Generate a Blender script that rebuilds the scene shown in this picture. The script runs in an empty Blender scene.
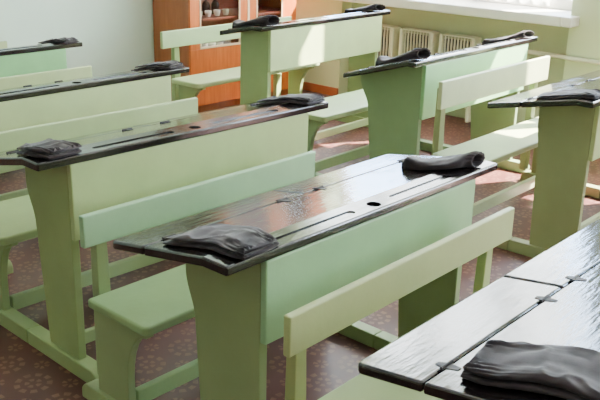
# classroom with rows of two-seat green school desks
import bpy, bmesh, math, random
from mathutils import Vector, Matrix, noise
C = bpy.context.scene.collection
PI = math.pi

DESKS = {
  'A': dict(pos=[1.2215, 1.305, -0.0, 1.0], L=1.2066, e=0.1305, w1=0.0826, D=0.4005, zl=0.6807, p0=0.0005, p1=0.298, zn=0.4898, ys0=0.4592, ys1=0.7411, s0=0.1152, zs=0.3713, yb=0.7207, b0=0.1032, b1=1.1349, zb1=0.6428, zb0=0.5419, yh=0.3052, r0=-0.081, p1b=0.235, zr=0.0572, yend=0.808),
  'C': dict(pos=[1.2968, 2.2027, -0.0236, 1.0421], L=1.2486, e=0.1084, w1=0.0876, D=0.4103, zl=0.6689, p0=0.0046, p1=0.275, zn=0.4712, ys0=0.395, ys1=0.7495, s0=0.0655, zs=0.3779, yb=0.7078, b0=0.061, b1=1.1885, zb1=0.6473, zb0=0.5608, yh=0.3052, r0=-0.0812, p1b=0.1981, zr=0.0435),
  'D': dict(pos=[1.5405, 3.2167, 0.0022, 1.0072], L=1.221, e=0.1144, w1=0.0763, D=0.4109, zl=0.6698, p0=0.0048, p1=0.2869, zn=0.4801, ys0=0.4915, ys1=0.7495, s0=0.0655, zs=0.3779, yb=0.733, b0=0.061, b1=1.1608, zb1=0.653, zb0=0.5608, yh=0.3052, r0=-0.081, p1b=0.2149, zr=0.0572),
  'E': dict(pos=[1.6132, 4.2209, 0.0003, 1.002], L=1.2185, e=0.1082, w1=0.0763, D=0.4109, zl=0.6698, p0=0.0058, p1=0.2869, zn=0.4801, ys0=0.4915, ys1=0.7495, s0=0.0655, zs=0.3779, yb=0.7338, b0=0.061, b1=1.1632, zb1=0.6642, zb0=0.5608, yh=0.3052, r0=-0.081, p1b=0.2149, zr=0.0572),
  'B': dict(pos=[1.2026, 0.4573, 0.0151, 0.9687], L=1.2185, e=0.1046, w1=0.0719, D=0.4587, zl=0.6886, p0=0.008, p1=0.2869, zn=0.4801, ys0=0.4915, ys1=0.7495, s0=0.0655, zs=0.3779, yb=0.7191, b0=0.0845, b1=1.16, zb1=0.6697, zb0=0.5623, yh=0.307, r0=-0.081, p1b=0.2149, zr=0.0572, yend=0.752),
  'H': dict(pos=[3.6355, 3.577, 0.0426, 1.1213], L=1.2039, e=0.0804, w1=0.0763, D=0.316, zl=0.6871, p0=0.0057, p1=0.2299, zn=0.4918, ys0=0.5165, ys1=0.7507, s0=0.0322, zs=0.3585, yb=0.7766, b0=-0.0019, b1=1.1632, zb1=0.6309, zb0=0.5316, yh=0.3052, r0=-0.081, p1b=0.232, zr=0.0572, ysn=0.02),
  'F': dict(pos=[3.4711, 2.3658, 0.0283, 1.088], L=1.2193, e=0.0997, w1=0.0467, D=0.3981, zl=0.638, p0=0.0043, p1=0.3713, zn=0.4575, ys0=0.565, ys1=0.86, s0=0.0655, zs=0.38, yb=0.86, b0=0.061, b1=1.1632, zb1=0.6642, zb0=0.5608, yh=0.3052, r0=-0.081, p1b=0.28, zr=0.0572),
  'G': dict(pos=[3.378, 1.4148, 0.0184, 1.0553], L=1.2185, e=0.0922, w1=0.0689, D=0.4426, zl=0.6654, p0=0.008, p1=0.2631, zn=0.4801, ys0=0.4946, ys1=0.7495, s0=0.0655, zs=0.3691, yb=0.7306, b0=0.0801, b1=1.1584, zb1=0.7001, zb0=0.5717, yh=0.3052, r0=-0.081, p1b=0.2371, zr=0.0422),
}
SKY, SUN, EXPO, VT, LOOK = 26.0, 95.0, 0.3, 'AgX', 'None'
# ------------------------------------------------------------------ materials
def srgb(r, g, b):
    f = lambda c: ((c/255.0+0.055)/1.055)**2.4 if c/255.0 > 0.04045 else c/255.0/12.92
    return (f(r), f(g), f(b), 1.0)

def new_mat(name):
    m = bpy.data.materials.new(name); m.use_nodes = True
    nt = m.node_tree; nt.nodes.clear()
    out = nt.nodes.new('ShaderNodeOutputMaterial')
    bs = nt.nodes.new('ShaderNodeBsdfPrincipled')
    nt.links.new(bs.outputs[0], out.inputs[0])
    return m, nt, bs

def coords(nt, scale=(1, 1, 1)):
    tc = nt.nodes.new('ShaderNodeTexCoord'); mp = nt.nodes.new('ShaderNodeMapping')
    mp.inputs['Scale'].default_value = scale
    nt.links.new(tc.outputs['Object'], mp.inputs['Vector'])
    return mp.outputs[0]

def noise_node(nt, vec, scale, detail=4, rough=.55):
    n = nt.nodes.new('ShaderNodeTexNoise'); n.inputs['Scale'].default_value = scale
    n.inputs['Detail'].default_value = detail; n.inputs['Roughness'].default_value = rough
    nt.links.new(vec, n.inputs['Vector']); return n.outputs['Fac']

def ramp(nt, fac, stops):
    r = nt.nodes.new('ShaderNodeValToRGB'); els = r.color_ramp.elements
    while len(els) < len(stops): els.new(.5)
    for e, (p, c) in zip(els, stops): e.position = p; e.color = c
    nt.links.new(fac, r.inputs[0]); return r.outputs[0]

def bump(nt, bs, h, strength, dist):
    b = nt.nodes.new('ShaderNodeBump'); b.inputs['Strength'].default_value = strength
    b.inputs['Distance'].default_value = dist
    nt.links.new(h, b.inputs['Height']); nt.links.new(b.outputs[0], bs.inputs['Normal'])

def mathn(nt, op, a, b=None, c=None):
    n = nt.nodes.new('ShaderNodeMath'); n.operation = op
    for i, v in enumerate((a, b, c)):
        if v is None: continue
        if isinstance(v, (int, float)): n.inputs[i].default_value = v
        else: nt.links.new(v, n.inputs[i])
    return n.outputs[0]

def paint(name, col, rough=.42, var=.06, grain=(1, 1, 1)):
    """brushed oil paint over wood"""
    m, nt, bs = new_mat(name)
    v = coords(nt, grain)
    a = noise_node(nt, v, 5, 5)
    lo = tuple(c*(1-var*2.2) for c in col[:3])+(1,); hi = tuple(min(1, c*(1+var)) for c in col[:3])+(1,)
    nt.links.new(ramp(nt, a, [(.25, lo), (.6, col), (.85, hi)]), bs.inputs['Base Color'])
    bs.inputs['Roughness'].default_value = rough
    bump(nt, bs, noise_node(nt, v, 60, 3), .12, .004)
    return m

def black_top_mat():
    m, nt, bs = new_mat('black desk paint')
    v = coords(nt, (1.2, 9, 9))
    g = noise_node(nt, v, 4, 6, .6)
    v2 = coords(nt, (1, 1, 1)); w = noise_node(nt, v2, 9, 5, .6)
    nt.links.new(ramp(nt, g, [(.25, srgb(20, 15, 16)), (.55, srgb(34, 27, 27)), (.8, srgb(54, 42, 39))]), bs.inputs['Base Color'])
    rr = ramp(nt, w, [(.35, (.09,)*3+(1,)), (.62, (.15,)*3+(1,)), (.8, (.32,)*3+(1,))])
    nt.links.new(rr, bs.inputs['Roughness'])
    bs.inputs['IOR'].default_value = 1.7
    h = mathn(nt, 'ADD', noise_node(nt, coords(nt, (3, 16, 16)), 4, 3), mathn(nt, 'MULTIPLY', noise_node(nt, v2, 60, 3), .25))
    bump(nt, bs, h, .3, .003)
    return m

def cloth_mat():
    m, nt, bs = new_mat('dark cloth')
    v = coords(nt); a = noise_node(nt, v, 14, 4)
    nt.links.new(ramp(nt, a, [(.3, srgb(44, 37, 41)), (.7, srgb(68, 59, 63))]), bs.inputs['Base Color'])
    bs.inputs['Roughness'].default_value = .72; bs.inputs['Specular IOR Level'].default_value = .3
    bs.inputs['Sheen Weight'].default_value = .2; bs.inputs['Sheen Roughness'].default_value = .4
    bump(nt, bs, noise_node(nt, v, 380, 2), .25, .001)
    return m

def floor_mat():
    """brown linoleum printed with rings of small petals"""
    m, nt, bs = new_mat('patterned linoleum')
    v = coords(nt)
    sep = nt.nodes.new('ShaderNodeSeparateXYZ'); nt.links.new(v, sep.inputs[0])
    X, Y = sep.outputs[0], sep.outputs[1]
    P = .17
    def motif(ox, oy, rr, wid, petals, soft):
        fx = mathn(nt, 'SUBTRACT', mathn(nt, 'FRACT', mathn(nt, 'ADD', mathn(nt, 'DIVIDE', X, P), ox)), .5)
        fy = mathn(nt, 'SUBTRACT', mathn(nt, 'FRACT', mathn(nt, 'ADD', mathn(nt, 'DIVIDE', Y, P), oy)), .5)
        r = mathn(nt, 'SQRT', mathn(nt, 'ADD', mathn(nt, 'MULTIPLY', fx, fx), mathn(nt, 'MULTIPLY', fy, fy)))
        th = mathn(nt, 'ARCTAN2', fy, fx)
        c = mathn(nt, 'ADD', mathn(nt, 'MULTIPLY', mathn(nt, 'COSINE', mathn(nt, 'MULTIPLY', th, petals)), .5), .5)
        d = mathn(nt, 'ABSOLUTE', mathn(nt, 'SUBTRACT', r, rr))
        ring = mathn(nt, 'SUBTRACT', 1.0, mathn(nt, 'SMOOTHSTEP', wid-soft, wid+soft, d)) if False else mathn(nt, 'LESS_THAN', d, wid)
        return mathn(nt, 'MULTIPLY', ring, mathn(nt, 'GREATER_THAN', c, .35))
    m1 = motif(0, 0, .31, .055, 9, .02)
    m2 = motif(.5, .5, .11, .05, 6, .02)
    m3 = motif(0, 0, .12, .045, 5, .02)
    mm = mathn(nt, 'MAXIMUM', m1, mathn(nt, 'MAXIMUM', m2, m3))
    wear = noise_node(nt, coords(nt), 25, 4)
    mm = mathn(nt, 'MULTIPLY', mm, mathn(nt, 'MULTIPLY', wear, .95))
    base = ramp(nt, noise_node(nt, coords(nt), 3, 5), [(.3, srgb(84, 46, 42)), (.7, srgb(108, 62, 55))])
    mix = nt.nodes.new('ShaderNodeMix'); mix.data_type = 'RGBA'
    nt.links.new(mm, mix.inputs[0]); nt.links.new(base, mix.inputs[6]); mix.inputs[7].default_value = srgb(152, 112, 92)
    nt.links.new(mix.outputs[2], bs.inputs['Base Color'])
    bs.inputs['Roughness'].default_value = .42
    bump(nt, bs, noise_node(nt, coords(nt), 40, 3), .08, .003)
    return m

def wood_mat(name, c1, c2):
    m, nt, bs = new_mat(name)
    v = coords(nt, (6, 6, .7)); a = noise_node(nt, v, 6, 6, .6)
    nt.links.new(ramp(nt, a, [(.3, c1), (.7, c2)]), bs.inputs['Base Color'])
    bs.inputs['Roughness'].default_value = .35
    return m

def plain(name, col, rough=.5, metal=0, var=.04):
    m, nt, bs = new_mat(name)
    a = noise_node(nt, coords(nt), 7, 4)
    lo = tuple(c*(1-var) for c in col[:3])+(1,); hi = tuple(min(1, c*(1+var)) for c in col[:3])+(1,)
    nt.links.new(ramp(nt, a, [(.3, lo), (.7, hi)]), bs.inputs['Base Color'])
    bs.inputs['Roughness'].default_value = rough; bs.inputs['Metallic'].default_value = metal
    return m

def glass_mat(name, tint, refl):
    m = bpy.data.materials.new(name); m.use_nodes = True; nt = m.node_tree; nt.nodes.clear()
    out = nt.nodes.new('ShaderNodeOutputMaterial'); mx = nt.nodes.new('ShaderNodeMixShader')
    t = nt.nodes.new('ShaderNodeBsdfTransparent'); t.inputs[0].default_value = tint
    g = nt.nodes.new('ShaderNodeBsdfGlossy'); g.inputs['Roughness'].default_value = .03
    fr = nt.nodes.new('ShaderNodeLayerWeight'); fr.inputs[0].default_value = .5
    k = mathn(nt, 'MULTIPLY', mathn(nt, 'ADD', mathn(nt, 'MULTIPLY', mathn(nt, 'POWER', fr.outputs['Facing'], 4.0), .6), .04), refl)
    nt.links.new(k, mx.inputs[0]); nt.links.new(t.outputs[0], mx.inputs[1]); nt.links.new(g.outputs[0], mx.inputs[2])
    nt.links.new(mx.outputs[0], out.inputs[0]); return m

M_TOP = black_top_mat(); M_CLOTH = cloth_mat(); M_FLOOR = floor_mat()
M_IRON = plain('dark iron', srgb(40, 34, 34), .55, .2)
M_WALL = paint('pale green wall paint', srgb(206, 214, 178), .6, .015)
M_BACK = paint('pale aqua wall paint', srgb(226, 246, 228), .6, .015)
M_NICHE = paint('darker niche green', srgb(176, 180, 152), .6, .03)  # wall green in a darker tone, for the face under the sill
M_WHITE = plain('white gloss paint', srgb(236, 232, 226), .35)
M_CEIL = plain('ceiling whitewash', srgb(235, 235, 230), .8)
M_BASE = plain('orange brown skirting paint', srgb(172, 96, 62), .45)
M_CAB = wood_mat('orange veneer', srgb(190, 92, 36), srgb(214, 116, 52))
M_CABD = wood_mat('brown veneer side', srgb(150, 84, 46), srgb(172, 100, 58))
M_CABIN = wood_mat('dark red cabinet lining', srgb(158, 86, 74), srgb(176, 100, 84))
M_BEAD_GLINT = plain('pale bead and highlight', srgb(226, 196, 158), .4)
M_RAD = plain('cream radiator enamel', srgb(222, 218, 198), .4)
M_GAP = plain('dark radiator core', srgb(30, 24, 24), .6)  # near black stands for the shade between the cream ribs
M_CUP = plain('white china', srgb(235, 232, 226), .2)
M_BOTTLE = plain('brown bottle glass', srgb(78, 34, 34), .1)
M_DULL = paint('tan wall paint', srgb(176, 172, 148), .6, .02)
M_ADDED_CURT = bpy.data.materials.new('thin white curtain'); M_ADDED_CURT.use_nodes = True
_nt = M_ADDED_CURT.node_tree; _nt.nodes.clear(); _o = _nt.nodes.new('ShaderNodeOutputMaterial'); _m = _nt.nodes.new('ShaderNodeMixShader')
_d = _nt.nodes.new('ShaderNodeBsdfDiffuse'); _t = _nt.nodes.new('ShaderNodeBsdfTranslucent')
_d.inputs[0].default_value = (.85, .85, .82, 1); _t.inputs[0].default_value = (.85, .85, .82, 1)
_m.inputs[0].default_value = .55; _nt.links.new(_d.outputs[0], _m.inputs[1]); _nt.links.new(_t.outputs[0], _m.inputs[2]); _nt.links.new(_m.outputs[0], _o.inputs[0])
M_PANE = glass_mat('window glass', (1, 1, 1, 1), 1.0)
M_CABGL = glass_mat('cabinet glass', (.92, .9, .88, 1), 1.2)

# ------------------------------------------------------------------ mesh helpers
def link(name, bm, mat, parent=None, bevel=0, smooth=False, seg=2, loc=None):
    bmesh.ops.recalc_face_normals(bm, faces=bm.faces)
    me = bpy.data.meshes.new(name); bm.to_mesh(me); bm.free()
    if isinstance(mat, (list, tuple)):
        for k in mat: me.materials.append(k)
    else: me.materials.append(mat)
    o = bpy.data.objects.new(name, me); C.objects.link(o)
    if parent: o.parent = parent
    if loc: o.location = loc
    if bevel:
        b = o.modifiers.new('bevel', 'BEVEL'); b.width = bevel; b.segments = seg
        b.limit_method = 'ANGLE'; b.angle_limit = math.radians(40); b.harden_normals = False
    if smooth:
        for p in me.polygons: p.use_smooth = True
    return o

def box(bm, x0, x1, y0, y1, z0, z1):
    vs = [bm.verts.new(p) for p in ((x0,y0,z0),(x1,y0,z0),(x1,y1,z0),(x0,y1,z0),(x0,y0,z1),(x1,y0,z1),(x1,y1,z1),(x0,y1,z1))]
    for f in ((0,3,2,1),(4,5,6,7),(0,1,5,4),(1,2,6,5),(2,3,7,6),(3,0,4,7)): bm.faces.new([vs[i] for i in f])
    return vs

def prism_x(bm, poly, x0, x1):
    """polygon in (y, z) extruded along x"""
    a = [bm.verts.new((x0, y, z)) for y, z in poly]; b = [bm.verts.new((x1, y, z)) for y, z in poly]
    n = len(poly); bm.faces.new(a); bm.faces.new(b[::-1])
    for i in range(n): bm.faces.new((a[i], a[(i+1) % n], b[(i+1) % n], b[i]))

def prism_z(bm, poly, zt, zb):
    a = [bm.verts.new((x, y, zt(x, y))) for x, y in poly]; b = [bm.verts.new((x, y, zb(x, y))) for x, y in poly]
    n = len(poly); bm.faces.new(a); bm.faces.new(b[::-1])
    for i in range(n): bm.faces.new((a[i], a[(i+1) % n], b[(i+1) % n], b[i]))

def tube(bm, pts, r, n=12):
    rings = []
    for i, p in enumerate(pts):
        p = Vector(p); t = (Vector(pts[min(i+1, len(pts)-1)])-Vector(pts[max(i-1, 0)])).normalized()
        s = t.cross(Vector((0, 0, 1)))
        if s.length < .01: s = t.cross(Vector((1, 0, 0)))
        s.normalize(); u = s.cross(t)
        rr = r[i] if isinstance(r, (list, tuple)) else r
        rings.append([bm.verts.new(p+(s*math.cos(a)+u*math.sin(a))*rr) for a in (2*PI*k/n for k in range(n))])
    for A, B in zip(rings, rings[1:]):
        for k in range(n): bm.faces.new((A[k], A[(k+1) % n], B[(k+1) % n], B[k]))
    bm.faces.new(rings[0]); bm.faces.new(rings[-1][::-1])

def lathe(bm, prof, cx, cy, n=16):
    rings = [[bm.verts.new((cx+r*math.cos(2*PI*k/n), cy+r*math.sin(2*PI*k/n), z)) for k in range(n)] for r, z in prof]
    for A, B in zip(rings, rings[1:]):
        for k in range(n): bm.faces.new((A[k], A[(k+1) % n], B[(k+1) % n], B[k]))
    bm.faces.new(rings[0]); bm.faces.new(rings[-1][::-1])

def cut(o, bm):
    """subtract a temporary cutter from o and throw the cutter away"""
    bmesh.ops.recalc_face_normals(bm, faces=bm.faces)
    me = bpy.data.meshes.new('t'); bm.to_mesh(me); bm.free()
    c = bpy.data.objects.new('t', me); C.objects.link(c); c.parent = o.parent
    md = o.modifiers.new('cut', 'BOOLEAN'); md.object = c; md.operation = 'DIFFERENCE'; md.solver = 'EXACT'
    bpy.context.view_layer.update()
    dg = bpy.context.evaluated_depsgraph_get()
    nm = bpy.data.meshes.new_from_object(o.evaluated_get(dg)); o.modifiers.clear()
    old = o.data; o.data = nm; nm.name = o.name
    bpy.data.objects.remove(c); bpy.data.meshes.remove(me)

def empty(name, label, cat, loc=(0, 0, 0), rz=0, group=None):
    o = bpy.data.objects.new(name, None); C.objects.link(o); o.location = loc; o.rotation_euler = (0, 0, rz)
    o.empty_display_size = .05
    o['label'] = label; o['category'] = cat
    if group: o['group'] = group
    return o

def tag(o, label, cat, group=None):
    o['label'] = label; o['category'] = cat
    if group: o['group'] = group
    return o

def struct(o): o['kind'] = 'structure'; return o

def arc(cx, cz, r, a0, a1, n): return [(cx+r*math.cos(math.radians(a0+(a1-a0)*i/n)), cz+r*math.sin(math.radians(a0+(a1-a0)*i/n))) for i in range(n+1)]

def smoothstep(a, b, t):
    t = max(0, min(1, (t-a)/(b-a))); return t*t*(3-2*t)

# ------------------------------------------------------------------ desks
T = .025; ZH = .74
for _d, _k in (('A', .042), ('B', .008), ('G', .02), ('C', .012), ('F', .014), ('H', .004)):
    _o = DESKS[_d]['D']; DESKS[_d]['zl'] -= (DESKS[_d]['D']+_k-_o)/(_o-DESKS[_d]['w1'])*(ZH-DESKS[_d]['zl']); DESKS[_d]['D'] += _k
DESKS['A']['zl'] += .006
def surf(d, y):
    return ZH if y <= d['w1'] else ZH-(y-d['w1'])/(d['D']-d['w1'])*(ZH-d['zl'])

def make_desk(key, label, cols):
    """two-seat desk and its bench on shared sled runners; x along the desk, +y towards the sitter"""
    d = DESKS[key]; ox, oy, th, S = d['pos']
    root = empty('school_desk', label, 'desk', (ox, oy, 0), th, 'two-seat school desks with attached benches')
    L, e, w1, D, yh = d['L'], d['e'], d['w1'], d['D'], .305
    p0, p1, p1b, zn, zs, ys0, ys1, yb = d['p0'], d['p1'], d['p1b'], d['zn'], d['zs'], d['ys0'], d['ys1'], d['yb']
    zr = .055; zf = lambda y: surf(d, y)
    P = {k: paint('green paint with shading '+k+' '+key, srgb(c[0]+5, c[1]+3, c[2]-7)) for k, c in cols.items()}  # shade by facing is put into each green; desks differ too
    def put(name, bm, mat, bevel=.004, parent=root, **k):
        bmesh.ops.scale(bm, vec=(S, S, S), verts=bm.verts)
        return link(name, bm, mat, parent, bevel*S, **k)
    # desktop: level strip and fixed sloping board
    bm = bmesh.new()
    prism_x(bm, [(0, ZH), (w1, ZH), (yh-.003, zf(yh-.003)), (yh-.003, zf(yh)-T), (w1, ZH-T), (0, ZH-T)], 0, L)
    top = put('desktop', bm, M_TOP, .005)
    cb = bmesh.new()
    yg = .036
    for a, b in ((.2, .5), (.665, .965)):
        r = .013
        pts = arc(b-r, yg, r, -90, 90, 6)+arc(a+r, yg, r, 90, 270, 6)
        prism_z(cb, [(x*L/1.2, y) for x, y in pts], lambda x, y: ZH+.02, lambda x, y: ZH-.0035)
    lathe(cb, [(.021, ZH-.018), (.021, ZH+.02)], .585*L/1.2, .034, 20)
    bmesh.ops.scale(cb, vec=(S, S, S), verts=cb.verts)
    cut(top, cb)
    # two hinged flaps
    hx = (.085, .505, .665, 1.1)
    for i, (a, b) in enumerate(((0, L/2-.002), (L/2+.002, L))):
        bm = bmesh.new(); r = .018
        if i == 0: pts = [(b, yh), (b, D)]+[(x, y) for x, y in arc(a+r, D-r, r, 90, 180, 6)]+[(a, yh)]
        else: pts = [(a, yh), (b, yh)]+[(x, y) for x, y in arc(b-r, D-r, r, 0, 90, 6)]+[(a, D)]
        prism_z(bm, pts, lambda x, y: zf(y), lambda x, y: zf(y)-T)
        fl = put('flap', bm, M_TOP, .007, seg=3)
        for x in hx[2*i:2*i+2]:
            x *= L/1.2; bm = bmesh.new()
            for s, l in ((-1, .03), (1, .022)):
                pts = [(x-.012, yh+s*.002), (x+.012, yh+s*.002), (x+.006, yh+s*l), (x-.006, yh+s*l)]
                prism_z(bm, pts, lambda x, y: zf(y)+.0015, lambda x, y: zf(y)-.001)
            tube(bm, [(x-.02, yh, zf(yh)+.002), (x+.02, yh, zf(yh)+.002)], .004, 8)
            hg = put('hinge', bm, M_IRON, 0, fl); hg['label'] = 'small dark iron hinge'
    # front panel
    bm = bmesh.new(); box(bm, e, L-e, p0, p0+.02, zn, ZH-T-.0005)
    put('front_panel', bm, P['front'])
    # end panels
    for x0 in (e, L-e-.028):
        pf = p0+.0205
        poly = [(pf, zr), (pf, ZH-T-.0005), (w1, ZH-T-.0005), (p1, zf(p1)-T-.0005), (p1, .6)]
        pm = p1b+.45*(p1-p1b)
        poly += [(pm+(p1-pm)*(1-smoothstep(0, 1, t)), .6-.13*t) for t in (.15, .3, .45, .6, .75, .9, 1)]
        poly += [(p1b, zr)]
        bm = bmesh.new(); prism_x(bm, poly, x0, x0+.028); put('end_panel', bm, P['end'], .003)
    # sled runners: one length under the desk and one under the bench, butted together
    yend = d.get('yend', yb+.062); yj = .33
    for x0 in (e-.012, L-e-.04):
        f = -.081
        poly = [(yj, 0), (yj, zr)]+[(f+.03, zr)]+arc(f+.03, zr-.03, .03, 90, 180, 5)[1:]+[(f, 0)]
        bm = bmesh.new(); prism_x(bm, poly, x0, x0+.052); put('runner', bm, P['end'], .004)
        poly = [(yend, .0), (yend, zr-.03)]+arc(yend-.03, zr-.03, .03, 0, 90, 5)[1:]+[(yj+.003, zr), (yj+.003, 0)]
        bm = bmesh.new(); prism_x(bm, poly, x0, x0+.052); put('runner', bm, P['end'], .004)
    # stretchers
    yn = d.get('ysn', .15)
    bm = bmesh.new(); box(bm, e+.0405, L-e-.0405, yn, yn+.022, .025, .07); put('stretcher', bm, P['seat'])
    yl = ys0+.115
    bm = bmesh.new(); box(bm, e+.0405, L-e-.0405, yl+.005, yl+.03, .04, .095); put('stretcher', bm, P['seat'])
    # bench seat
    s0, s1 = d['s0'], L-d['s0']
    r = .022; yq = ys1
    pts = arc(s0+r, ys0+r, r, 180, 270, 5)+arc(s1-r, ys0+r, r, 270, 360, 5)+[(s1, yq), (s0, yq)]
    bm = bmesh.new(); prism_z(bm, pts, lambda x, y: zs, lambda x, y: zs-.03)
    put('bench_seat', bm, P['seat'], .008, seg=3)
    # bench legs with a curved bracket under the front of the seat
    for x0 in (e, L-e-.028):
        poly = [(yq-.012, zr), (yl, zr)]
        poly += [(yl, .15)]+[(yl-.098*(1-math.cos(math.radians(a))), .15+(zs-.045-.15)*math.sin(math.radians(a))) for a in (15, 30, 45, 60, 75, 90)]
        poly += [(ys0+.017, zs-.0305), (yq-.012, zs-.0305)]
        bm = bmesh.new(); prism_x(bm, poly[::-1], x0, x0+.028); put('bench_leg', bm, P['end'], .003)
    # posts and backrest
    if key != 'F':
        zb0, zb1 = d['zb0'], d['zb1']
        for i in (0, 1):
            a, b = (e+.0295, e+.066) if i == 0 else (L-e-.066, L-e-.0295)
            y0 = yb+.0225
            bm = bmesh.new()
            vs = []
            for z, w, dy in ((zr+.02, .012, .006), (zs+.05, .008, .004), (zb1-.04, 0, 0)):
                vs.append([bm.verts.new(p) for p in ((a-(w if i else 0), y0-0, z), (b+(0 if i else w), y0-0, z), (b+(0 if i else w), y0+.03+dy, z), (a-(w if i else 0), y0+.03+dy, z))])
            bm.faces.new(vs[0]); bm.faces.new(vs[-1])
            for A, B in zip(vs, vs[1:]):
                for k in range(4): bm.faces.new((A[k], A[(k+1) % 4], B[(k+1) % 4], B[k]))
            put('backrest_post', bm, P['end'], .003)
        bm = bmesh.new(); box(bm, d['b0'], d['b1'], yb, yb+.022, zb0, zb1)
        put('backrest', bm, P['back'], .005, seg=3)
    return root

# ------------------------------------------------------------------ cloths
def make_cloth(key, label, u, y, ang, ln, wd, ht, style, seed, name='folded_cloth'):
    """an empty sleeve-like cloth lying on a desk: (u, y) is its gathered end, ang its direction in desk coordinates"""
    d = DESKS[key]; ox, oy, th, S = d['pos']; rnd = random.Random(seed)
    NS, NT = 56, 88
    ca, sa = math.cos(ang), math.sin(ang)
    ph = [rnd.uniform(0, 6.28) for _ in range(10)]
    bm = bmesh.new()
    def flat(s, t, lay):
        a = 2*PI*t; c, sn = math.cos(a), math.sin(a)
        ge = math.exp(-(s/.06)**2); fe = smoothstep(.8, 1.0, s)
        w = wd/2*(.95+.1*smoothstep(0, .3, s)-.08*ge)*(1-.16*fe)*(1 if lay == 0 else .95)
        h = ht/4*(1-.3*fe)
        px = w*math.copysign(abs(c)**.5, c); pz = h*math.copysign(abs(sn)**.6, sn)
        topf = max(0, sn)**.5
        x = s*ln*(1 if lay == 0 else .97)+(.004 if lay else 0)
        n1 = noise.noise(Vector((x*16+ph[2], px*20, ph[3]+lay*7))); n2 = noise.noise(Vector((x*40, px*30+ph[4], ph[5]+lay*5)))
        ruf = math.sin(px*2*PI/.0135+ph[0]+2*n1)+.5*math.sin(px*2*PI/.006+ph[1])
        rg = math.exp(-(s/.16)**2)
        gather = ruf*(.0030*rg+.0008*math.exp(-(s/.4)**2))
        ridge = 1-abs(math.sin(px*46+ph[6]+5*s*math.sin(ph[7])+2.2*n1))            # sharp lengthwise folds
        amp = 1.0 if lay else .35
        pz += topf*(gather*amp+amp*(.0045*n1+.0025*n2+.0048*ridge**2*(1-.5*fe)-.001))
        pz -= .35*h*ge*topf
        x += .006*n1*fe+.010*math.sin(px*38+ph[7])*fe+.003*ruf*ge*(.5 if lay == 0 else 1)
        px += .008*math.sin(s*5+ph[8])+(.004*math.sin(s*9+ph[9]) if lay else 0)+.004*n2*abs(c)
        return x, px, pz+h*.97+(0 if lay == 0 else ht*.47)
    def roll(s, t, inset):
        a = 2*PI*t; c, sn = math.cos(a), math.sin(a); k = wd/.12
        tw = smoothstep(.03, .5, s); fe = smoothstep(.72, .95, s); tip = smoothstep(.93, 1, s)
        w = k*(.029+.030*tw-.022*fe)*(1-.55*tip); h = ht/.03*(.024-.0115*tw+.007*fe)*(1-.45*tip)
        ex = .6+.4*(1-tw)
        px = w*math.copysign(abs(c)**ex, c)*(1-inset); pz = h*math.copysign(abs(sn)**ex, sn)*(1-inset)
        x = s*ln
        n1 = noise.noise(Vector((x*20+ph[2], px*26, ph[3]))); n2 = noise.noise(Vector((x*55, px*34+ph[4], ph[5])))
        spiral = math.sin(2*a+x*26+ph[6])                                         # twisted folds along the roll
        topf = max(0, sn)
        if inset < .05:
            pz += topf*(.004*n1+.002*n2+.0035*spiral*tw); px += .004*spiral*tw*abs(c)
        if s < .12: pz += .0012*math.sin(13*a+ph[0]); px += .0012*math.cos(11*a+ph[1])
        x += .75*px*(1-smoothstep(0, .25, s))
        px += .012*math.sin(s*3.6+ph[1])
        return x, px, pz+h
    def place(p):
        x, px, pz = p
        uu = u+ca*x-sa*px; yy = y+sa*x+ca*px
        return Vector((uu*S, yy*S, (surf(d, max(yy, 0))+max(pz, .0002)+.0012)*S))
    base = place((ln/2, 0, 0))
    def sweep(rings):
        rings = [[bm.verts.new(place(p)-base) for p in r] for r in rings]
        for A, B in zip(rings, rings[1:]):
            for k in range(NT): bm.faces.new((A[k], A[(k+1) % NT], B[(k+1) % NT], B[k]))
        bm.faces.new(rings[0]); bm.faces.new(rings[-1][::-1])
    if style == 'flat':
        for lay in (0, 1): sweep([[flat(i/NS, k/NT, lay) for k in range(NT)] for i in range(NS+1)])
    else:
        sweep([[roll(s, k/NT, q) for k in range(NT)] for s, q in ((.3, .5), (.15, .32), (.04, .25), (.004, .22), (-.006, .12))]+[[roll(i/NS, k/NT, 0) for k in range(NT)] for i in range(NS+1)])
    o = link(name, bm, M_CLOTH, None, 0, smooth=True)
    ct, st = math.cos(th), math.sin(th)
    o.location = (ox+ct*base[0]-st*base[1], oy+st*base[0]+ct*base[1], base[2]); o.rotation_euler = (0, 0, th)
    tag(o, label, 'cloth', 'dark cloths left on the desks')
    return o
# ------------------------------------------------------------------ room
XW = 5.5; YB = 5.25; XL = -2.6; YF = -3.0; HC = 3.45; OUT = .34
bm = bmesh.new(); box(bm, XL-.2, XW+OUT, YF-.2, YB+.2, -.1, 0); struct(link('floor', bm, M_FLOOR))
bm = bmesh.new(); box(bm, XL-.2, XW+OUT, YF-.2, YB+.2, HC, HC+.1); struct(link('ceiling', bm, M_CEIL))
bm = bmesh.new(); box(bm, XL-.2, XW+OUT, YB, YB+.2, 0, HC); struct(link('wall_back', bm, M_BACK))
bm = bmesh.new(); box(bm, XL-.2, XL, YF, YB, 0, HC); struct(link('wall_left', bm, M_DULL))
bm = bmesh.new(); box(bm, XL-.2, XW+OUT, YF-.2, YF, 0, HC); struct(link('wall_front', bm, M_DULL))
WINS = [(2.54, 4.98, 3.05), (-.15, 2.08, 2.78), (-2.75, -.62, 2.78)]
ADDED_CURT = [((2.8, 3.75, .09, 99), (3.76, 4.95, .75, 99)), ((-.1, .9, .09, 99),), ()]
ZS, NI = .80, .13
bm = bmesh.new(); cur = YF
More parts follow.
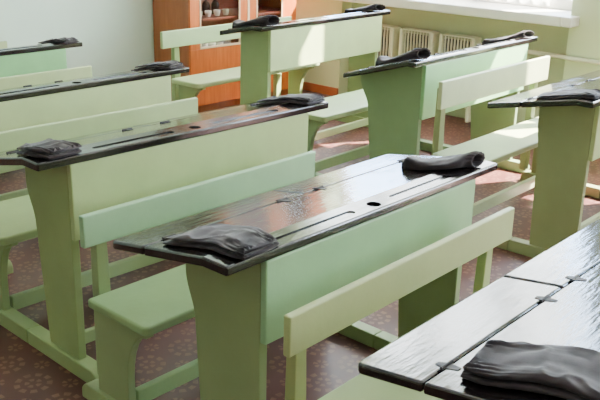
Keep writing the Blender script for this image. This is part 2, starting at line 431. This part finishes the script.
for a, b, ZT in sorted(WINS)+[(YB, YB, 0)]:
    if a > cur: box(bm, XW, XW+OUT, cur, a, 0, HC)
    if b > a:
        nb = min(b, 4.5); box(bm, XW+NI, XW+OUT, a, nb, 0, ZS); box(bm, XW, XW+OUT, a, b, ZT, HC)
        if nb < b: box(bm, XW, XW+OUT, nb, b, 0, ZS)
    cur = b
struct(link('wall_right', bm, M_WALL))
for i, (a, b, ZT) in enumerate(WINS):
    # the recessed wall face under the sill
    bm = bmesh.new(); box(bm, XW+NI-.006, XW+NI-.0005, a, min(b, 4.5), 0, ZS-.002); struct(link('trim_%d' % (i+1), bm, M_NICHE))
    x0, x1 = XW+OUT-.09, XW+OUT-.03
    bm = bmesh.new()
    fz0, fz1 = ZS+.07, ZT
    box(bm, x0, x1, a, b, fz0, fz0+.07); box(bm, x0, x1, a, b, fz1-.07, fz1)
    box(bm, x0, x1, a, a+.07, fz0+.07, fz1-.07); box(bm, x0, x1, b-.07, b, fz0+.07, fz1-.07)
    zt = 2.1
    box(bm, x0, x1, a+.07, b-.07, zt-.04, zt+.04)
    for k in (1, 2):
        yy = a+(b-a)*k/3; box(bm, x0, x1, yy-.05, yy+.05, fz0+.07, zt-.04); box(bm, x0, x1, yy-.05, yy+.05, zt+.04, fz1-.07)
    w = struct(link('window_%d' % (i+1), bm, M_WHITE, bevel=.005))
    bm = bmesh.new(); box(bm, x0+.027, x0+.031, a+.05, b-.05, fz0+.05, fz1-.05); link('pane', bm, M_PANE, w)
    for ca, cb, cz0, cz1 in ADDED_CURT[i]:                              # unseen thin curtains, added to keep the sun patches small
        bm = bmesh.new(); nn = max(8, int((cb-ca)/.02)); prev = None
        for k in range(nn+1):
            yy = ca+(cb-ca)*k/nn; xx = x0-.03+.014*math.sin(yy*60)
            cur2 = (bm.verts.new((xx, yy, ZS+cz0)), bm.verts.new((xx, yy, fz1-.02)))
            if prev: bm.faces.new((prev[0], cur2[0], cur2[1], prev[1]))
            prev = cur2
        link('added_curtain', bm, M_ADDED_CURT, w, smooth=True)
    bm = bmesh.new(); box(bm, XW-.13, XW+OUT-.02, a+.002, b-.002, ZS+.001, ZS+.068)
    box(bm, XW-.13, XW-.001, a-.07, a+.002, ZS+.001, ZS+.068); box(bm, XW-.13, XW-.001, b-.002, b+.07, ZS+.001, ZS+.068)
    link('window_sill', bm, M_WHITE, w, bevel=.01)
for nm, (y0, y1) in zip(('baseboard_right', 'baseboard_pier'), ((4.5, YB-.021), (2.08, 2.54))):
    bm = bmesh.new(); box(bm, XW-.02, XW-.0005, y0, y1, 0, .07); struct(link(nm, bm, M_BASE, bevel=.004))
bm = bmesh.new(); box(bm, XL, XW-.001, YB-.02, YB-.0005, 0, .07); struct(link('baseboard_back', bm, M_BASE, bevel=.004))

# ------------------------------------------------------------------ radiators and pipe
def radiator(y0, y1, label):
    t = empty('radiator', label, 'radiator', (XW+.06, (y0+y1)/2, 0), 0, 'ribbed radiators under the window')
    h = (y1-y0)/2; zt, zb = .625, .10
    n = 9; bm = bmesh.new()
    for k in range(n):
        yy = -h+.03+(2*h-.06)*k/(n-1); th = .0042
        poly = [(-.034, zb+.02), (-.034, zt-.03)]+[(-.034+.011*(1-math.cos(math.radians(a))), zt-.03+.025*math.sin(math.radians(a))) for a in (30, 60, 90)]+[(-.022, zt-.004), (-.022, zb), (-.03, zb)]
        a_ = [bm.verts.new((x, yy-th, z)) for x, z in poly]; b_ = [bm.verts.new((x, yy+th, z)) for x, z in poly]
        bm.faces.new(a_); bm.faces.new(b_[::-1])
        for i in range(len(poly)): bm.faces.new((a_[i], a_[(i+1) % len(poly)], b_[(i+1) % len(poly)], b_[i]))
    link('ribs', bm, M_RAD, t)
    bm = bmesh.new(); box(bm, -.0215, .03, -h+.0145, h-.0145, zb+.02, zt-.035); link('gap_shade', bm, M_GAP, t)['label'] = 'dark box standing for the shade between the ribs'
    for s in (-1, 1):
        bm = bmesh.new(); box(bm, -.052, .048, s*h-.014, s*h+.014, 0, zt+.004); link('end_plate', bm, M_RAD, t, bevel=.008)
    bm = bmesh.new(); box(bm, -.047, .045, -h+.0145, h-.0145, zt-.004, zt+.006); link('top_rail', bm, M_RAD, t, bevel=.003)
    return t
radiator(3.265, 3.545, 'cream ribbed radiator under the sill, right one, partly behind the middle window-side desk')
radiator(3.63, 3.91, 'cream ribbed radiator under the sill, middle of the three')
radiator(3.995, 4.285, 'cream ribbed radiator under the sill, left one, mostly hidden by the rear window-side desk')
bm = bmesh.new(); tube(bm, [(XW-.035, -2.6, .585), (XW-.035, 2.2, .59), (XW-.035, 2.5, .59), (XW+.03, 2.6, .585), (XW+.03, 3.245, .585)], .015)
tag(link('heating_pipe', bm, M_RAD, smooth=True), 'pale green heating pipe running along the wall to the right of the radiators', 'pipe')

# ------------------------------------------------------------------ cabinet
cx0, cx1, cy0, cy1, cz = 4.14, 5.28, 4.8, 5.225, 1.95
cab = empty('display_cabinet', 'orange wooden cabinet with two glass doors standing against the back wall', 'cabinet', ((cx0+cx1)/2, (cy0+cy1)/2, 0))
def cput(name, bm, mat, parent=cab, bevel=.003):
    bmesh.ops.translate(bm, verts=bm.verts, vec=(-cab.location.x, -cab.location.y, 0)); return link(name, bm, mat, parent, bevel)
for a in (cx0, cx1-.022):
    bm = bmesh.new(); box(bm, a, a+.022, cy0+.022, cy1, 0, cz); cput('side_panel', bm, M_CABD)
bm = bmesh.new(); box(bm, cx0+.0225, cx1-.0225, cy1-.012, cy1, .06, cz-.023); cput('back_panel', bm, M_CABIN)
bm = bmesh.new(); box(bm, cx0+.0225, cx1-.0225, cy0+.022, cy1-.001, cz-.022, cz); cput('top_panel', bm, M_CAB)
bm = bmesh.new(); box(bm, cx0+.0225, cx1-.0225, cy0+.03, cy0+.05, 0, .058); cput('plinth', bm, M_CABD)
SH = (.06, .445, .70, .93, 1.3)
for z in SH:
    bm = bmesh.new(); box(bm, cx0+.0225, cx1-.0225, cy0+.03, cy1-.0125, z-.018, z); cput('shelf', bm, M_CABIN)
xm = 4.735; zd0, zd1, gz0 = .06, cz-.004, .485
doors = ((cx0+.001, xm-.012, .092, .08), (xm+.012, cx1-.001, .07, .165))
for i, (a, b, sl, sr) in enumerate(doors):
    bm = bmesh.new()
    box(bm, a, b, cy0, cy0+.021, zd0, gz0); box(bm, a, b, cy0, cy0+.021, zd1-.09, zd1)
    box(bm, a, a+sl, cy0, cy0+.021, gz0, zd1-.09); box(bm, b-sr, b, cy0, cy0+.021, gz0, zd1-.09)
    dr = cput('door', bm, M_CAB, bevel=.002)
    bm = bmesh.new(); g0, g1 = a+sl, b-sr
    box(bm, g0, g1, cy0-.004, cy0+.006, gz0, gz0+.016); box(bm, g0, g1, cy0-.004, cy0+.006, zd1-.106, zd1-.09)
    box(bm, g0, g0+.012, cy0-.004, cy0+.006, gz0+.016, zd1-.106); box(bm, g1-.012, g1, cy0-.004, cy0+.006, gz0+.016, zd1-.106)
    cput('glazing_bead', bm, M_BEAD_GLINT, dr, .001)['label'] = 'pale bead round the glass'
    bm = bmesh.new(); box(bm, g0+.002, g1-.002, cy0+.009, cy0+.012, gz0+.002, zd1-.092); cput('pane', bm, M_CABGL, dr, 0)
bm = bmesh.new(); box(bm, xm-.011, xm+.011, cy0-.002, cy0+.021, zd0, zd1); cput('door_highlight', bm, M_BEAD_GLINT)['label'] = 'painted highlight between the doors'  # pale colour stands for the highlight along the door edge

def bottle(x, y, z, s, mat, label, cat, grp, kind):
    bm = bmesh.new()
    if kind == 'bottle': lathe(bm, [(.001, 0), (.027, .001), (.03, .008), (.03, .075), (.024, .092), (.011, .105), (.010, .13), (.013, .132), (.013, .14), (.001, .141)], 0, 0)
    else: lathe(bm, [(.001, 0), (.02, .001), (.024, .006), (.03, .03), (.031, .055), (.028, .055), (.024, .012), (.001, .010)], 0, 0)
    bmesh.ops.scale(bm, vec=(s, s, s), verts=bm.verts)
    tag(link('brown_bottle' if kind == 'bottle' else 'white_cup', bm, mat, None, 0, True, loc=(x, y, z+.0005)), label, cat, grp)
nth = ('first', 'second', 'third', 'fourth', 'fifth')
for k in range(4):
    bottle(4.275+.095*k, 4.99, .70, 1.0, M_BOTTLE, 'dark brown bottle on the cabinet shelf, %s from the left' % nth[k], 'bottle', 'bottles behind the cabinet glass', 'bottle')
for k in range(4):
    bottle(4.315+.09*k, 4.90, .70, .85, M_CUP, 'small white cup in front of the cabinet bottles, %s from the left' % nth[k], 'cup', 'white cups behind the cabinet glass', 'cup')
for k in range(5):
    bottle(4.275+.08*k, 4.90, .445, 1.15, M_CUP, 'white cup low in the cabinet behind the bottom of the glass, %s from the left' % nth[k], 'cup', 'white cups on the low cabinet shelf', 'cup')

# ------------------------------------------------------------------ desks
make_desk('A', 'green school desk in the centre, mint front panel, its black top fully in view', dict(front=(158, 200, 162), end=(148, 168, 128), seat=(152, 182, 136), back=(162, 202, 166)))
make_desk('B', 'school desk in the bottom right corner, its hinged black top nearest of all', dict(front=(180, 196, 144), end=(172, 184, 134), seat=(176, 192, 142), back=(184, 198, 148)))
make_desk('C', 'school desk at left directly behind the centre desk, black top between two cloths', dict(front=(180, 200, 148), end=(154, 174, 124), seat=(164, 184, 136), back=(182, 202, 156)))
make_desk('D', 'school desk at left, second behind the centre desk, near end out of frame', dict(front=(184, 202, 154), end=(160, 180, 134), seat=(170, 188, 142), back=(186, 202, 156)))
make_desk('E', 'school desk farthest back at upper left, its front panel a brighter green', dict(front=(138, 194, 142), end=(154, 182, 134), seat=(170, 188, 142), back=(186, 202, 156)))
make_desk('F', 'middle school desk beside the window wall, bench behind it without a backrest', dict(front=(148, 196, 152), end=(138, 164, 130), seat=(166, 194, 150), back=(186, 202, 156)))
make_desk('G', 'school desk at the right edge beyond the nearest one, grey green end panel', dict(front=(176, 190, 144), end=(150, 158, 122), seat=(190, 200, 164), back=(196, 206, 170)))
make_desk('H', 'rear school desk by the window wall, directly in front of the orange cabinet', dict(front=(188, 206, 158), end=(154, 174, 128), seat=(186, 204, 158), back=(176, 202, 158)))

# ------------------------------------------------------------------ cloths (gathered end u, y; direction; length; width; thickness)
R = math.radians
make_cloth('A', 'dark folded cloth with gathered edge on the near end of the centre desk', .122, .0, R(95), .26, .150, .024, 'flat', 3)
make_cloth('A', 'dark rolled cloth with open end on the far end of the centre desk', 1.11, .02, R(121), .24, .12, .03, 'roll', 8, 'rolled_cloth')
make_cloth('C', 'dark folded cloth on the near end of the desk behind the centre one', .095, .008, R(92), .19, .13, .03, 'flat', 5)
make_cloth('C', 'dark folded cloth on the far end of the desk behind the centre one', 1.18, .01, R(95), .24, .13, .024, 'flat', 12)
make_cloth('D', 'dark folded cloth on the far end of the second desk behind the centre one', 1.145, .005, R(96), .25, .125, .026, 'flat', 17)
make_cloth('E', 'thin dark cloth on the far end of the desk farthest back at upper left', 1.155, .0, R(96), .25, .12, .022, 'flat', 19)
make_cloth('F', 'dark rolled cloth on the near end of the middle window-row desk', .09, .012, R(97), .25, .12, .034, 'roll', 22, 'rolled_cloth')
make_cloth('F', 'dark cloth on the far sunlit end of the middle window-row desk', 1.14, .02, R(100), .25, .12, .022, 'roll', 25, 'rolled_cloth')
make_cloth('H', 'dark rolled cloth with round open end on the near end of the rear window-row desk', .10, .0, R(99), .27, .12, .034, 'roll', 28, 'rolled_cloth')
make_cloth('H', 'dark crumpled cloth on the far end of the rear window-row desk', 1.12, .02, R(98), .25, .12, .026, 'roll', 31, 'rolled_cloth')
make_cloth('G', 'dark flat cloth on the desk cut off by the right edge of the frame', .115, .02, R(93), .25, .15, .018, 'flat', 34)
make_cloth('B', 'dark brown cloth with gathered edge on the desk in the bottom right corner', .125, .262, R(-82), .30, .165, .034, 'flat', 41)

# ------------------------------------------------------------------ light
W = bpy.data.worlds.new('sky'); bpy.context.scene.world = W; W.use_nodes = True
nt = W.node_tree; nt.nodes.clear()
o = nt.nodes.new('ShaderNodeOutputWorld'); bg = nt.nodes.new('ShaderNodeBackground')
tc = nt.nodes.new('ShaderNodeTexCoord')
n = nt.nodes.new('ShaderNodeTexNoise'); n.inputs['Scale'].default_value = 3.5; n.inputs['Detail'].default_value = 4
nt.links.new(tc.outputs['Generated'], n.inputs['Vector'])
nt.links.new(ramp(nt, n.outputs['Fac'], [(.35, (.4, .64, 1.0, 1)), (.62, (.86, .94, 1.0, 1))]), bg.inputs[0])
bg.inputs[1].default_value = SKY
nt.links.new(bg.outputs[0], o.inputs[0])
for a, b, ZT in WINS:
    l = bpy.data.lights.new('window_portal', 'AREA'); l.shape = 'RECTANGLE'; l.size = ZT-ZS; l.size_y = b-a
    l.cycles.is_portal = True
    ob = bpy.data.objects.new('window_portal', l); C.objects.link(ob)
    ob.location = (XW+OUT+.02, (a+b)/2, (ZS+ZT)/2); ob.rotation_euler = (0, R(90), 0)
s = bpy.data.lights.new('sun', 'SUN'); s.energy = SUN; s.angle = R(.6); s.color = (1, .92, .78)
so = bpy.data.objects.new('sun', s); C.objects.link(so)
so.rotation_euler = Vector((-1, .55, -1.3)).to_track_quat('-Z', 'Y').to_euler()

# ------------------------------------------------------------------ camera
f, pitch, roll, ch, psi = 858.377, .331743, .0264514, 1.518536, .7278698
fw = Vector((math.cos(psi)*math.cos(pitch), math.sin(psi)*math.cos(pitch), -math.sin(pitch)))
rt = Vector((math.sin(psi), -math.cos(psi), 0)); up = rt.cross(fw)
rt, up = math.cos(roll)*rt+math.sin(roll)*up, math.cos(roll)*up-math.sin(roll)*rt
cd = bpy.data.cameras.new('camera'); co = bpy.data.objects.new('camera', cd); C.objects.link(co)
co.matrix_world = Matrix(((rt.x, up.x, -fw.x, 0), (rt.y, up.y, -fw.y, 0), (rt.z, up.z, -fw.z, ch), (0, 0, 0, 1)))
cd.sensor_width = 36; cd.lens = f*36/600; cd.clip_start = .05
bpy.context.scene.camera = co
sc = bpy.context.scene
sc.view_settings.view_transform = VT; sc.view_settings.look = LOOK
sc.view_settings.exposure = EXPO
sc.cycles.max_bounces = 10; sc.cycles.diffuse_bounces = 6; sc.cycles.glossy_bounces = 4; sc.cycles.transparent_max_bounces = 12
